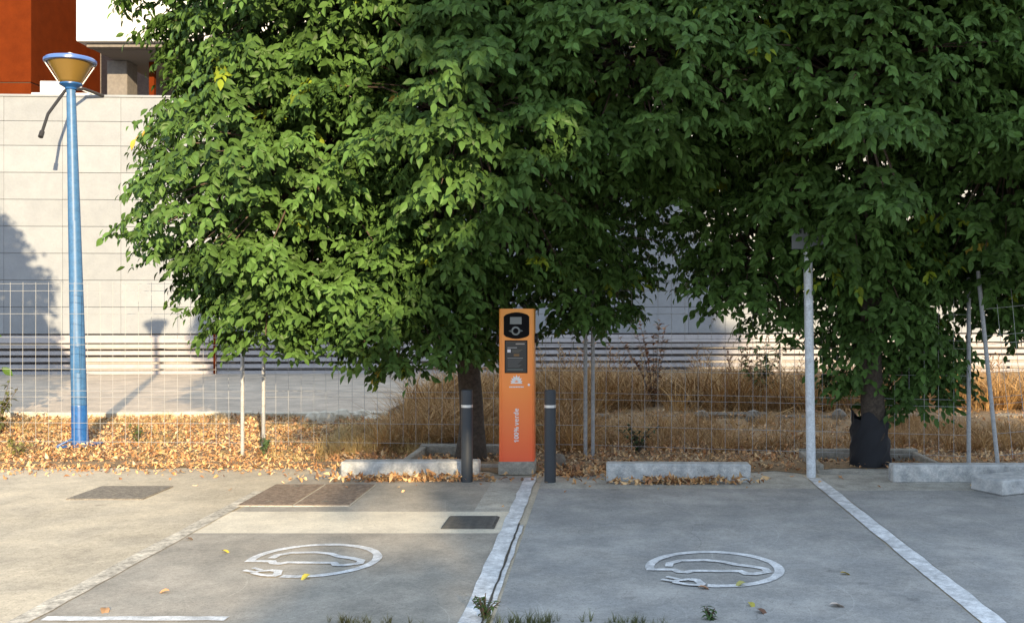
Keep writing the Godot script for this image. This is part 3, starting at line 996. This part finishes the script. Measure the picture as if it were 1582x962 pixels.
func tuft(blades: int, seed_: int, spread: float, wide: float) -> ArrayMesh: # height about 1
	var g := RandomNumberGenerator.new()
	g.seed = seed_
	var st := start()
	st.set_smooth_group(-1)
	for k in blades:
		var a := g.randf() * TAU
		var out := Vector3(cos(a), 0, sin(a))
		var side := Vector3(-sin(a), 0, cos(a)).rotated(Vector3.UP, g.randf_range(-0.8, 0.8)) * wide
		var h := g.randf_range(0.45, 1.05)
		var bend := g.randf_range(0.1, spread)
		var p0 := out * g.randf() * 0.1
		var p1 := p0 + out * bend * 0.3 + Vector3.UP * h * 0.55
		var p2 := p0 + out * bend + Vector3.UP * h
		quad(st, p0 - side, p0 + side, p1 + side * 0.8, p1 - side * 0.8)
		tri(st, p1 - side * 0.8, p1 + side * 0.8, p2)
	return done(st)

func dry_grass() -> void:
	rng.seed = 78
	var f := FastNoiseLite.new()
	f.seed = 3
	f.frequency = 0.35
	var patch := FastNoiseLite.new()
	patch.seed = 12
	patch.frequency = 0.45
	var buf := PackedFloat32Array()
	for k in 9000:
		var x := rng.randf_range(-3.3, 9.0)
		var d := rng.randf_range(11.2, 17.5)
		var h := 0.0
		var dens := 0.0
		if d > 14.7:
			h = rng.randf_range(0.22, 0.62)
			dens = 0.88
		elif d > 13.6:
			h = rng.randf_range(0.06, 0.16)
			dens = 0.25
		else:
			h = rng.randf_range(0.08, 0.27)
			dens = 1.0
		if x < -0.2 and d < 14.7 and x > -2.6:
			h *= 2.0
			dens = 0.8
		dens *= clampf(0.65 + patch.get_noise_2d(x, d) * 2.2, 0.08, 1.0) * clampf((x + 3.3) / 0.9, 0.0, 1.0)
		if rng.randf() > dens:
			continue
		var v := rng.randf_range(0.6, 1.2)
		var c := Color(0.46, 0.275, 0.10).lerp(Color(0.31, 0.17, 0.06), clampf(rng.randf() + patch.get_noise_2d(x * 3.0, d * 3.0), 0.0, 1.0)) * v
		store(buf, Basis(Vector3(rng.randf_range(-1, 1), 0, rng.randf_range(-1, 1)).normalized(), rng.randf_range(0.0, 0.5)) * Basis(Vector3.UP, rng.randf() * TAU).scaled(Vector3(h * 1.1, h, h * 1.1)), Vector3(x, soil_height(f, x, d) - 0.01, -d), c)
	# straw at the sunlit edge of the litter
	for k in 260:
		var x := rng.randf_range(-3.2, -1.9)
		var d := rng.randf_range(10.9, 12.6)
		var h := rng.randf_range(0.10, 0.26)
		store(buf, Basis(Vector3.UP, rng.randf() * TAU).scaled(Vector3(h, h, h)), Vector3(x, soil_height(f, x, d) - 0.01, -d), Color(0.56, 0.41, 0.17) * rng.randf_range(0.6, 1.1))
	for k in 420:
		var x := rng.randf_range(-9.5, -3.4)
		var d := rng.randf_range(13.0, 14.5)
		var h := rng.randf_range(0.06, 0.17)
		store(buf, Basis(Vector3.UP, rng.randf() * TAU).scaled(Vector3(h, h, h)), Vector3(x, soil_height(f, x, d) - 0.01, -d), Color(0.42, 0.30, 0.13) * rng.randf_range(0.6, 1.1))
	# short straw that grows through the litter
	for k in 900:
		var x := rng.randf_range(-9.5, -2.4)
		var d := rng.randf_range(10.3, 14.4)
		if patch.get_noise_2d(x * 2.0, d * 2.0) < 0.05:
			continue
		var h := rng.randf_range(0.04, 0.13)
		store(buf, Basis(Vector3.UP, rng.randf() * TAU).scaled(Vector3(h * 1.4, h, h * 1.4)), Vector3(x, soil_height(f, x, d), -d), Color(0.52, 0.40, 0.18).lerp(Color(0.25, 0.24, 0.08), rng.randf() * 0.6) * rng.randf_range(0.7, 1.1))
	var stalks := PackedFloat32Array()
	for k in 260:
		var x := rng.randf_range(-2.4, 8.5)
		var d := rng.randf_range(14.4, 17.2)
		if patch.get_noise_2d(x, d) < -0.05:
			continue
		var h := rng.randf_range(0.45, 0.95)
		store(stalks, Basis(Vector3(rng.randf_range(-1, 1), 0, rng.randf_range(-1, 1)).normalized(), rng.randf_range(0.0, 0.35)) * Basis(Vector3.UP, rng.randf() * TAU).scaled(Vector3(h, h, h)), Vector3(x, soil_height(f, x, d) - 0.01, -d), Color(0.46, 0.32, 0.16).lerp(Color(0.30, 0.16, 0.09), rng.randf()) * rng.randf_range(0.7, 1.1))
	var stalk := start()
	add_tube(stalk, [Vector3.ZERO, Vector3(0.02, 0.5, 0), Vector3(0.08, 0.93, 0)], [0.006, 0.005, 0.003], 4, false)
	for k in 7:
		var y := 0.72 + k * 0.045
		var a := k * 2.4
		var p := Vector3(0.05 + (y - 0.72) * 0.17, y, 0)
		add_tube(stalk, [p, p + Vector3(cos(a) * 0.05, 0.06, sin(a) * 0.05), p + Vector3(cos(a) * 0.07, 0.05, sin(a) * 0.07)], [0.004, 0.011, 0.002], 4, false)
	tag(many("seed_stalks", stalks, done(stalk), M.dead, null), "thin dry seed stalks standing above the straw coloured grass", "grass", "", "stuff")
	var o := many("dry_grass", buf, tuft(15, 5, 1.5, 0.012), M.dead, null)
	tag(o, "tall dry straw coloured grass between fence and building", "grass", "", "stuff")

func weed(label: String, at: Vector3, tall: float, spread: float, stems: int, tone: Color, leaf_size: float, seed_: int, upright := false) -> void:
	rng.seed = seed_
	var t := thing("weed", label, "weed", at, 0.0, "weeds growing round the car park")
	var buf := PackedFloat32Array()
	for s in stems:
		var a := rng.randf() * TAU
		var lean := Vector3(cos(a), 0, sin(a)) * spread * rng.randf_range(0.3, 1.0)
		var h := tall * rng.randf_range(0.6, 1.0)
		var path := [Vector3(0, -0.02, 0), lean * 0.35 + Vector3(0, h * 0.5, 0), lean + Vector3(0, h, 0)]
		put("stem", tube(path, [0.006, 0.005, 0.002], 5), M.twig, t)
		for k in int(h / leaf_size * 3.2) + 4:
			var f := rng.randf_range(0.12, 1.0)
			var p: Vector3 = (path[0] as Vector3).lerp(path[1], f * 2.0) if f < 0.5 else (path[1] as Vector3).lerp(path[2], f * 2.0 - 1.0)
			var b := rng.randf() * TAU
			var along := Vector3(cos(b), rng.randf_range(0.2, 1.2) if upright else rng.randf_range(-0.5, 0.5), sin(b))
			store(buf, frame(along, Vector3(cos(b) * -0.3, 1.0, sin(b) * -0.3), leaf_size * rng.randf_range(0.6, 1.2)), p, tone * rng.randf_range(0.7, 1.25))
	many("foliage", buf, leaf_mesh(0.3, 0.3, 0.3), M.leaf, t)

func front_tuft(label: String, at: Vector3, size: float, tone: Color, seed_: int) -> void:
	rng.seed = seed_
	var buf := PackedFloat32Array()
	for k in 34:
		var h := size * rng.randf_range(0.5, 1.0)
		store(buf, Basis(Vector3.UP, rng.randf() * TAU).scaled(Vector3(h, h, h)), Vector3(rng.randfn(0, size * 1.4), 0.0, rng.randf_range(-0.06, 0.06)), tone * rng.randf_range(0.6, 1.2))
	var o := many("grass_tuft", buf, tuft(12, 3, 0.9, 0.02), M.leaf, null)
	o.position = at
	tag(o, label, "grass", "grass tufts along the front joint")
	o.set_meta("kind", "thing")

func fallen(label: String, at: Vector3, size: float, tone: Color, turn: float) -> void:
	var m := mat(lin(tone.r, tone.g, tone.b), 0.7)
	var o := put("fallen_leaf", leaf_mesh(0.4, 0.5, 0.5), m, null, at)
	o.transform = Transform3D(frame(Vector3(cos(turn), 0.12, sin(turn)), Vector3.UP, size), at)
	tag(o, label, "leaf", "single fallen leaves on the concrete")

func stone(label: String, at: Vector3, size: Vector3, m: Material, seed_: int) -> void:
	var st := start()
	st.set_smooth_group(-1)
	var g := RandomNumberGenerator.new()
	g.seed = seed_
	var rows := []
	for i in 6:
		var ring := []
		var la := PI * i / 5.0 - PI / 2
		for k in 9:
			var a := TAU * k / 9.0
			var j := g.randf_range(0.8, 1.12)
			ring.append(Vector3(cos(la) * cos(a) * j, sin(la), cos(la) * sin(a) * j) * size * 0.5)
		rows.append(ring)
	for i in 5:
		for k in 9:
			var n := (k + 1) % 9
			out_quad(st, rows[i][k], rows[i][n], rows[i + 1][n], rows[i + 1][k], Vector3.ZERO)
	var o := put("stone", done(st), m, null, at + Vector3(0, size.y * 0.33, 0))
	tag(o, label, "stone", "loose stones in the litter")

# ---------------------------------------------------------------- the scene
func _ready() -> void:
	var cam := Camera3D.new()
	cam.name = "camera"
	cam.position = Vector3(0, 1.6, 0)
	cam.near = 0.1
	cam.far = 600.0
	cam.projection = Camera3D.PROJECTION_FRUSTUM
	cam.size = 0.1 * 962.0 / 1550.0
	cam.frustum_offset = Vector2(-0.0089, -0.00039)
	add_child(cam)
	cam.current = true

	var env := Environment.new()
	env.background_mode = Environment.BG_SKY
	var sky_m := ProceduralSkyMaterial.new()
	sky_m.sky_top_color = Color(0.69, 0.755, 0.84)
	sky_m.sky_horizon_color = Color(0.80, 0.845, 0.90)
	sky_m.sky_curve = 0.18
	sky_m.ground_horizon_color = Color(0.62, 0.60, 0.56)
	sky_m.ground_bottom_color = Color(0.36, 0.33, 0.29)
	sky_m.sky_energy_multiplier = 1.06
	sky_m.sun_angle_max = 20.0
	var sky := Sky.new()
	sky.sky_material = sky_m
	env.sky = sky
	env.tonemap_mode = Environment.TONE_MAPPER_LINEAR
	env.tonemap_exposure = 2.05
	env.sdfgi_enabled = true
	env.ssao_enabled = true
	env.ssil_enabled = true
	var we := WorldEnvironment.new()
	we.name = "world_environment"
	we.environment = env
	add_child(we)

	var sun := DirectionalLight3D.new()
	sun.name = "sun"
	sun.light_color = Color(1.0, 0.90, 0.74)
	sun.light_energy = 1.6
	sun.light_angular_distance = 0.55
	sun.shadow_enabled = true
	add_child(sun)
	sun.look_at_from_position(Vector3.ZERO, Vector3(-4.1, -3.15, -11.4), Vector3.UP)

	rng.seed = 1
	materials()
	for k in 6:
		var v: float = [0.6, 0.8, 1.0, 1.2, 1.4, 1.0][k]
		var lm := leaf_mesh(0.28, 0.22, 0.15)
		var c := lin(0.056 * v, 0.108 * v, 0.025 * v) if k < 5 else lin(0.17, 0.22, 0.02)
		var m := mat(c, 0.42)
		m.metallic_specular = 0.22
		m.backlight = Color(0.14, 0.16, 0.05)
		lm.surface_set_material(0, m)
		LEAF_MESHES.append(lm)
	grounds()
	building()

	# trees; lobes are [middle, radii, density] from the root of the trunk
	var left_root := Vector3(-1.40, 0.0, -10.65)
	var L := func(x: float, y: float, d: float, rx: float, ry: float, rd: float, dense: float, root: Vector3) -> Array:
		return [Vector3(x, y, -d) - root, Vector3(rx, ry, rd), dense]
	tree("street_tree", "broad leafy tree, half in sun, left of the orange charger", "trees along the fence", left_root, 0.135, [
		L.call(-2.85, 2.95, 9.9, 1.58, 1.45, 1.55, 1.25, left_root),
		L.call(-2.55, 4.70, 9.8, 1.75, 1.40, 1.60, 1.2, left_root),
		L.call(-3.25, 1.75, 9.8, 0.62, 0.72, 0.65, 1.0, left_root),
		L.call(-1.25, 3.40, 9.4, 1.50, 1.40, 1.75, 1.0, left_root),
		L.call(-1.10, 5.10, 9.6, 1.80, 1.50, 1.90, 1.0, left_root),
		L.call(-2.00, 1.85, 9.9, 0.75, 0.75, 0.75, 1.0, left_root),
		L.call(-1.45, 1.70, 10.3, 0.50, 0.60, 0.5, 1.0, left_root),
		L.call(-0.25, 2.20, 10.7, 0.82, 0.82, 0.65, 1.0, left_root),
		L.call(0.30, 4.00, 9.4, 1.40, 1.25, 1.60, 1.0, left_root),
		L.call(0.85, 3.05, 9.9, 0.70, 0.55, 0.75, 1.0, left_root)], 0.092, 0.30, 300, 101)
	var right_root := Vector3(2.72, 0.0, -10.15)
	tree("street_tree", "shaded leafy tree with black wrapped trunk behind the sign post", "trees along the fence", right_root, 0.13, [
		L.call(2.25, 3.75, 9.2, 1.40, 1.25, 1.70, 1.0, right_root),
		L.call(1.62, 2.20, 10.5, 0.70, 0.80, 0.65, 1.0, right_root),
		L.call(3.90, 3.15, 9.6, 1.45, 1.25, 1.60, 1.0, right_root),
		L.call(3.00, 1.50, 10.35, 0.70, 0.92, 0.48, 0.85, right_root),
		L.call(2.68, 2.00, 9.75, 0.52, 0.55, 0.36, 1.1, right_root),
		L.call(1.80, 2.70, 9.12, 0.36, 0.30, 0.25, 1.3, right_root),
		L.call(2.26, 2.42, 9.15, 0.30, 0.36, 0.25, 1.2, right_root),
		L.call(2.40, 5.20, 9.4, 1.90, 1.40, 1.90, 1.0, right_root),
		L.call(4.50, 4.75, 9.5, 1.70, 1.50, 1.80, 1.0, right_root),
		L.call(4.40, 2.00, 10.5, 0.85, 0.70, 0.65, 1.0, right_root),
		L.call(3.32, 0.98, 10.45, 0.38, 0.42, 0.35, 0.9, right_root)], 0.092, 0.30, 300, 202, true)
	# its neighbour stands just outside the frame on the left and throws the shadow on the panel wall
	var side_root := Vector3(-10.3, 0.0, -12.2)
	tree("street_tree", "leafy tree beyond the left edge shading the panel wall", "trees along the fence", side_root, 0.14, [
		L.call(-10.1, 2.8, 12.2, 1.55, 1.6, 1.4, 1.3, side_root),
		L.call(-10.5, 5.1, 12.2, 1.45, 1.75, 1.3, 1.4, side_root),
		L.call(-9.0, 1.4, 12.2, 0.9, 0.9, 0.9, 1.2, side_root)], 0.17, 0.5, 0, 303)
	# tall trees far behind the camera: their shade covers the right of the car park
	var far_root := Vector3(11.2, 0.0, 16.0)
	tree("tall_tree", "tall dense tree behind the camera shading the right bays", "tall trees behind the viewer", far_root, 0.35, [
		L.call(11.7, 7.2, -16.0, 3.7, 3.2, 3.0, 1.3, far_root),
		L.call(11.3, 11.6, -16.0, 3.5, 3.4, 3.0, 1.3, far_root),
		L.call(12.0, 15.2, -16.0, 2.8, 2.6, 2.5, 1.3, far_root),
		L.call(12.6, 9.0, -14.5, 2.6, 3.6, 2.2, 1.3, far_root),
		L.call(15.2, 12.5, -16.0, 1.6, 2.6, 1.6, 1.3, far_root),
		L.call(7.3, 5.4, -16.0, 1.3, 1.0, 1.2, 0.6, far_root)], 0.34, 0.85, 0, 404)

	# fence
	rng.seed = 9
	fence_panel("mesh fence panel crossing behind the blue lamp", Vector3(-7.70, 0, -11.15), Vector3(-3.93, 0, -10.98), 0.0)
	fence_panel("mesh fence panel behind the trunk of the half sunlit tree", Vector3(-3.74, 0, -11.10), Vector3(-0.17, 0, -10.83))
	fence_panel("mesh fence panel between charger and wrapped tree trunk", Vector3(-0.09, 0, -10.80), Vector3(3.66, 0, -9.98))
	fence_panel("leaning mesh fence panel at the right edge", Vector3(3.81, 0.06, -9.62), Vector3(7.3, 0, -9.4), 0.10)
	fence_panel("mesh fence panel at the far left edge", Vector3(-11.4, 0, -11.2), Vector3(-7.76, 0, -11.2))
	var foot := put("fence_foot", block(Vector3(0.80, 0.13, 0.36), 0.012, 0.004), M.stop, null, Vector3(3.68, 0.068, -8.80))
	foot.rotation.y = 0.446
	tag(foot, "low concrete fence foot lying before the long kerb block", "concrete block")

	charger()
	bollard("dark grey bollard left of the charger, before the wheel stop", Vector3(-1.232, 0.004, -9.2), 0.3)
	bollard("dark grey bollard right of the charger, on open concrete", Vector3(-0.468, 0.004, -9.18), 1.0)
	wheel_stop("concrete wheel stop left of the charger with leaves at its front", Vector3(-1.79, 0, -9.44), 1.29, 0.012)
	wheel_stop("concrete wheel stop between charger and sign post", Vector3(0.71, 0, -9.29), 1.33, -0.02)
	wheel_stop("long pale concrete kerb block at the right edge", Vector3(3.72, 0, -9.22), 2.1, -0.012)
	lamp()
	sign_post()

	# planting pits: concrete edging round the trunks
	rng.seed = 14
	var pits := [["worn concrete edging round the wrapped tree trunk", Vector3(2.72, 0, -10.15), 1.25, 1.0], ["worn concrete edging round the trunk behind the left bollard", Vector3(-1.42, 0, -10.5), 1.15, 0.95]]
	for p in pits:
		var t := thing("tree_pit_edging", p[0], "edging", p[1], -0.02, "concrete edgings of the planting pits")
		put("edging_stone", block(Vector3(p[2], 0.14, 0.07), 0.01, 0.005), M.footing, t, Vector3(0, 0.03, -p[3] / 2))
		put("edging_stone", block(Vector3(p[2], 0.14, 0.07), 0.01, 0.005), M.footing, t, Vector3(0, -0.035, p[3] / 2))
		put("edging_stone", block(Vector3(0.07, 0.14, p[3] - 0.09), 0.01, 0.005), M.footing, t, Vector3(-p[2] / 2 + 0.035, 0.01, 0))
		put("edging_stone", block(Vector3(0.07, 0.14, p[3] - 0.09), 0.01, 0.005), M.footing, t, Vector3(p[2] / 2 - 0.035, 0.01, 0))

	litter()
	dry_grass()
	rng.seed = 21
	var sx := [-3.98, -3.62, -3.35, -3.18, -3.75, 1.4, 2.1, 3.3, -0.43]
	var sd := [13.9, 14.0, 14.1, 13.9, 13.6, 13.9, 13.8, 13.9, 10.1]
	var names := ["pale stone lump by the kerb end, leftmost of its row", "pale tall stone lump, second in the row by the kerb end", "pale stone lump, third in the row by the kerb end", "pale stone lump, last of the row before the dry grass", "small pale stone before the row by the kerb end",
		"grey stone in the rubble line behind the fence, above the wheel stop", "grey stone in the rubble line left of the sign post", "grey stone in the rubble line right of the wrapped trunk", "rounded stone beside the right bollard"]
	for k in sx.size():
		stone(names[k], Vector3(sx[k], 0.0 if k < 8 else -0.02, -sd[k]), Vector3(rng.randf_range(0.18, 0.3), rng.randf_range(0.14, 0.26), 0.2) if k < 8 else Vector3(0.17, 0.19, 0.17), M.strip if k < 5 else M.gravel, 50 + k)
	weed("low green weed in the litter right of the lamp", Vector3(-5.5, 0.0, -11.9), 0.24, 0.14, 7, Color(0.10, 0.14, 0.04), 0.06, 61)
	weed("small green weed beside the left pair of fence posts", Vector3(-3.68, 0.0, -10.95), 0.26, 0.08, 6, Color(0.06, 0.10, 0.04), 0.06, 62)
	weed("low dark green bush behind the middle wheel stop", Vector3(0.42, 0.0, -11.2), 0.30, 0.24, 12, Color(0.045, 0.075, 0.03), 0.065, 63)
	weed("tall green leafy weed in the dry grass before the vents", Vector3(2.45, 0.05, -15.6), 1.1, 0.45, 13, Color(0.09, 0.12, 0.035), 0.14, 64)
	weed("tall reddish dried weed in the dry grass", Vector3(0.8, 0.05, -15.2), 1.45, 0.55, 9, Color(0.26, 0.14, 0.08), 0.10, 65, true)
	weed("yellow green weed in the litter left of the lamp", Vector3(-6.35, 0.0, -10.9), 0.20, 0.22, 9, Color(0.20, 0.20, 0.07), 0.06, 66)
	weed("dark weed clump in the shade at the left edge", Vector3(-7.6, 0.0, -12.6), 0.75, 0.35, 9, Color(0.10, 0.11, 0.04), 0.09, 67)
	weed("dark green weed sprig at the foot of the middle bay line", Vector3(-0.60, 0.004, -5.16), 0.12, 0.09, 9, Color(0.05, 0.085, 0.03), 0.04, 68)
	weed("small green sprig near the bottom edge below the right symbol", Vector3(0.56, 0.004, -5.14), 0.07, 0.05, 5, Color(0.05, 0.09, 0.03), 0.035, 69)
	front_tuft("dry brown grass tuft on the front joint of the left bay", Vector3(-1.18, 0.004, -5.05), 0.065, Color(0.17, 0.15, 0.06), 71)
	front_tuft("green and brown grass tuft right of the middle bay line", Vector3(-0.36, 0.004, -5.05), 0.085, Color(0.12, 0.13, 0.05), 72)
	front_tuft("low grass tuft between the middle line and the green sprig", Vector3(0.15, 0.004, -5.04), 0.06, Color(0.11, 0.12, 0.05), 73)
	fallen("yellow fallen leaf up left of the left symbol", Vector3(-2.48, 0.015, -6.55), 0.085, Color(0.50, 0.40, 0.05), 0.4)
	fallen("yellow fallen leaf on the lower arc of the left symbol", Vector3(-1.72, 0.022, -5.93), 0.085, Color(0.50, 0.42, 0.06), 2.2)
	fallen("tan fallen leaf in the front corner of the left bay", Vector3(-2.62, 0.015, -5.3), 0.10, Color(0.34, 0.20, 0.10), 1.2)
	fallen("orange fallen leaf below the plug of the left symbol", Vector3(-2.42, 0.015, -5.62), 0.08, Color(0.52, 0.27, 0.12), 3.0)
	fallen("brown fallen leaf on the pale concrete beside the cream line", Vector3(-2.86, 0.015, -6.9), 0.08, Color(0.16, 0.10, 0.06), 0.2)
	fallen("orange fallen leaf just below the plug of the right symbol", Vector3(0.55, 0.015, -5.70), 0.10, Color(0.45, 0.24, 0.13), 0.2)
	fallen("yellow green fallen leaf on the lower arc of the right symbol", Vector3(0.83, 0.022, -5.76), 0.085, Color(0.34, 0.32, 0.10), 2.8)
	fallen("yellow brown fallen leaf right of the right symbol", Vector3(1.43, 0.015, -6.0), 0.085, Color(0.42, 0.30, 0.06), 0.1)
	fallen("curled brown fallen leaf at the bottom near the right bay", Vector3(0.82, 0.015, -5.28), 0.10, Color(0.14, 0.07, 0.04), 1.0)
	fallen("yellow fallen leaf beside the curled brown one", Vector3(0.80, 0.015, -5.40), 0.08, Color(0.38, 0.34, 0.06), 1.4)
	fallen("pale pinkish fallen leaf near the right bay line", Vector3(1.22, 0.015, -5.36), 0.12, Color(0.55, 0.47, 0.40), 0.05)
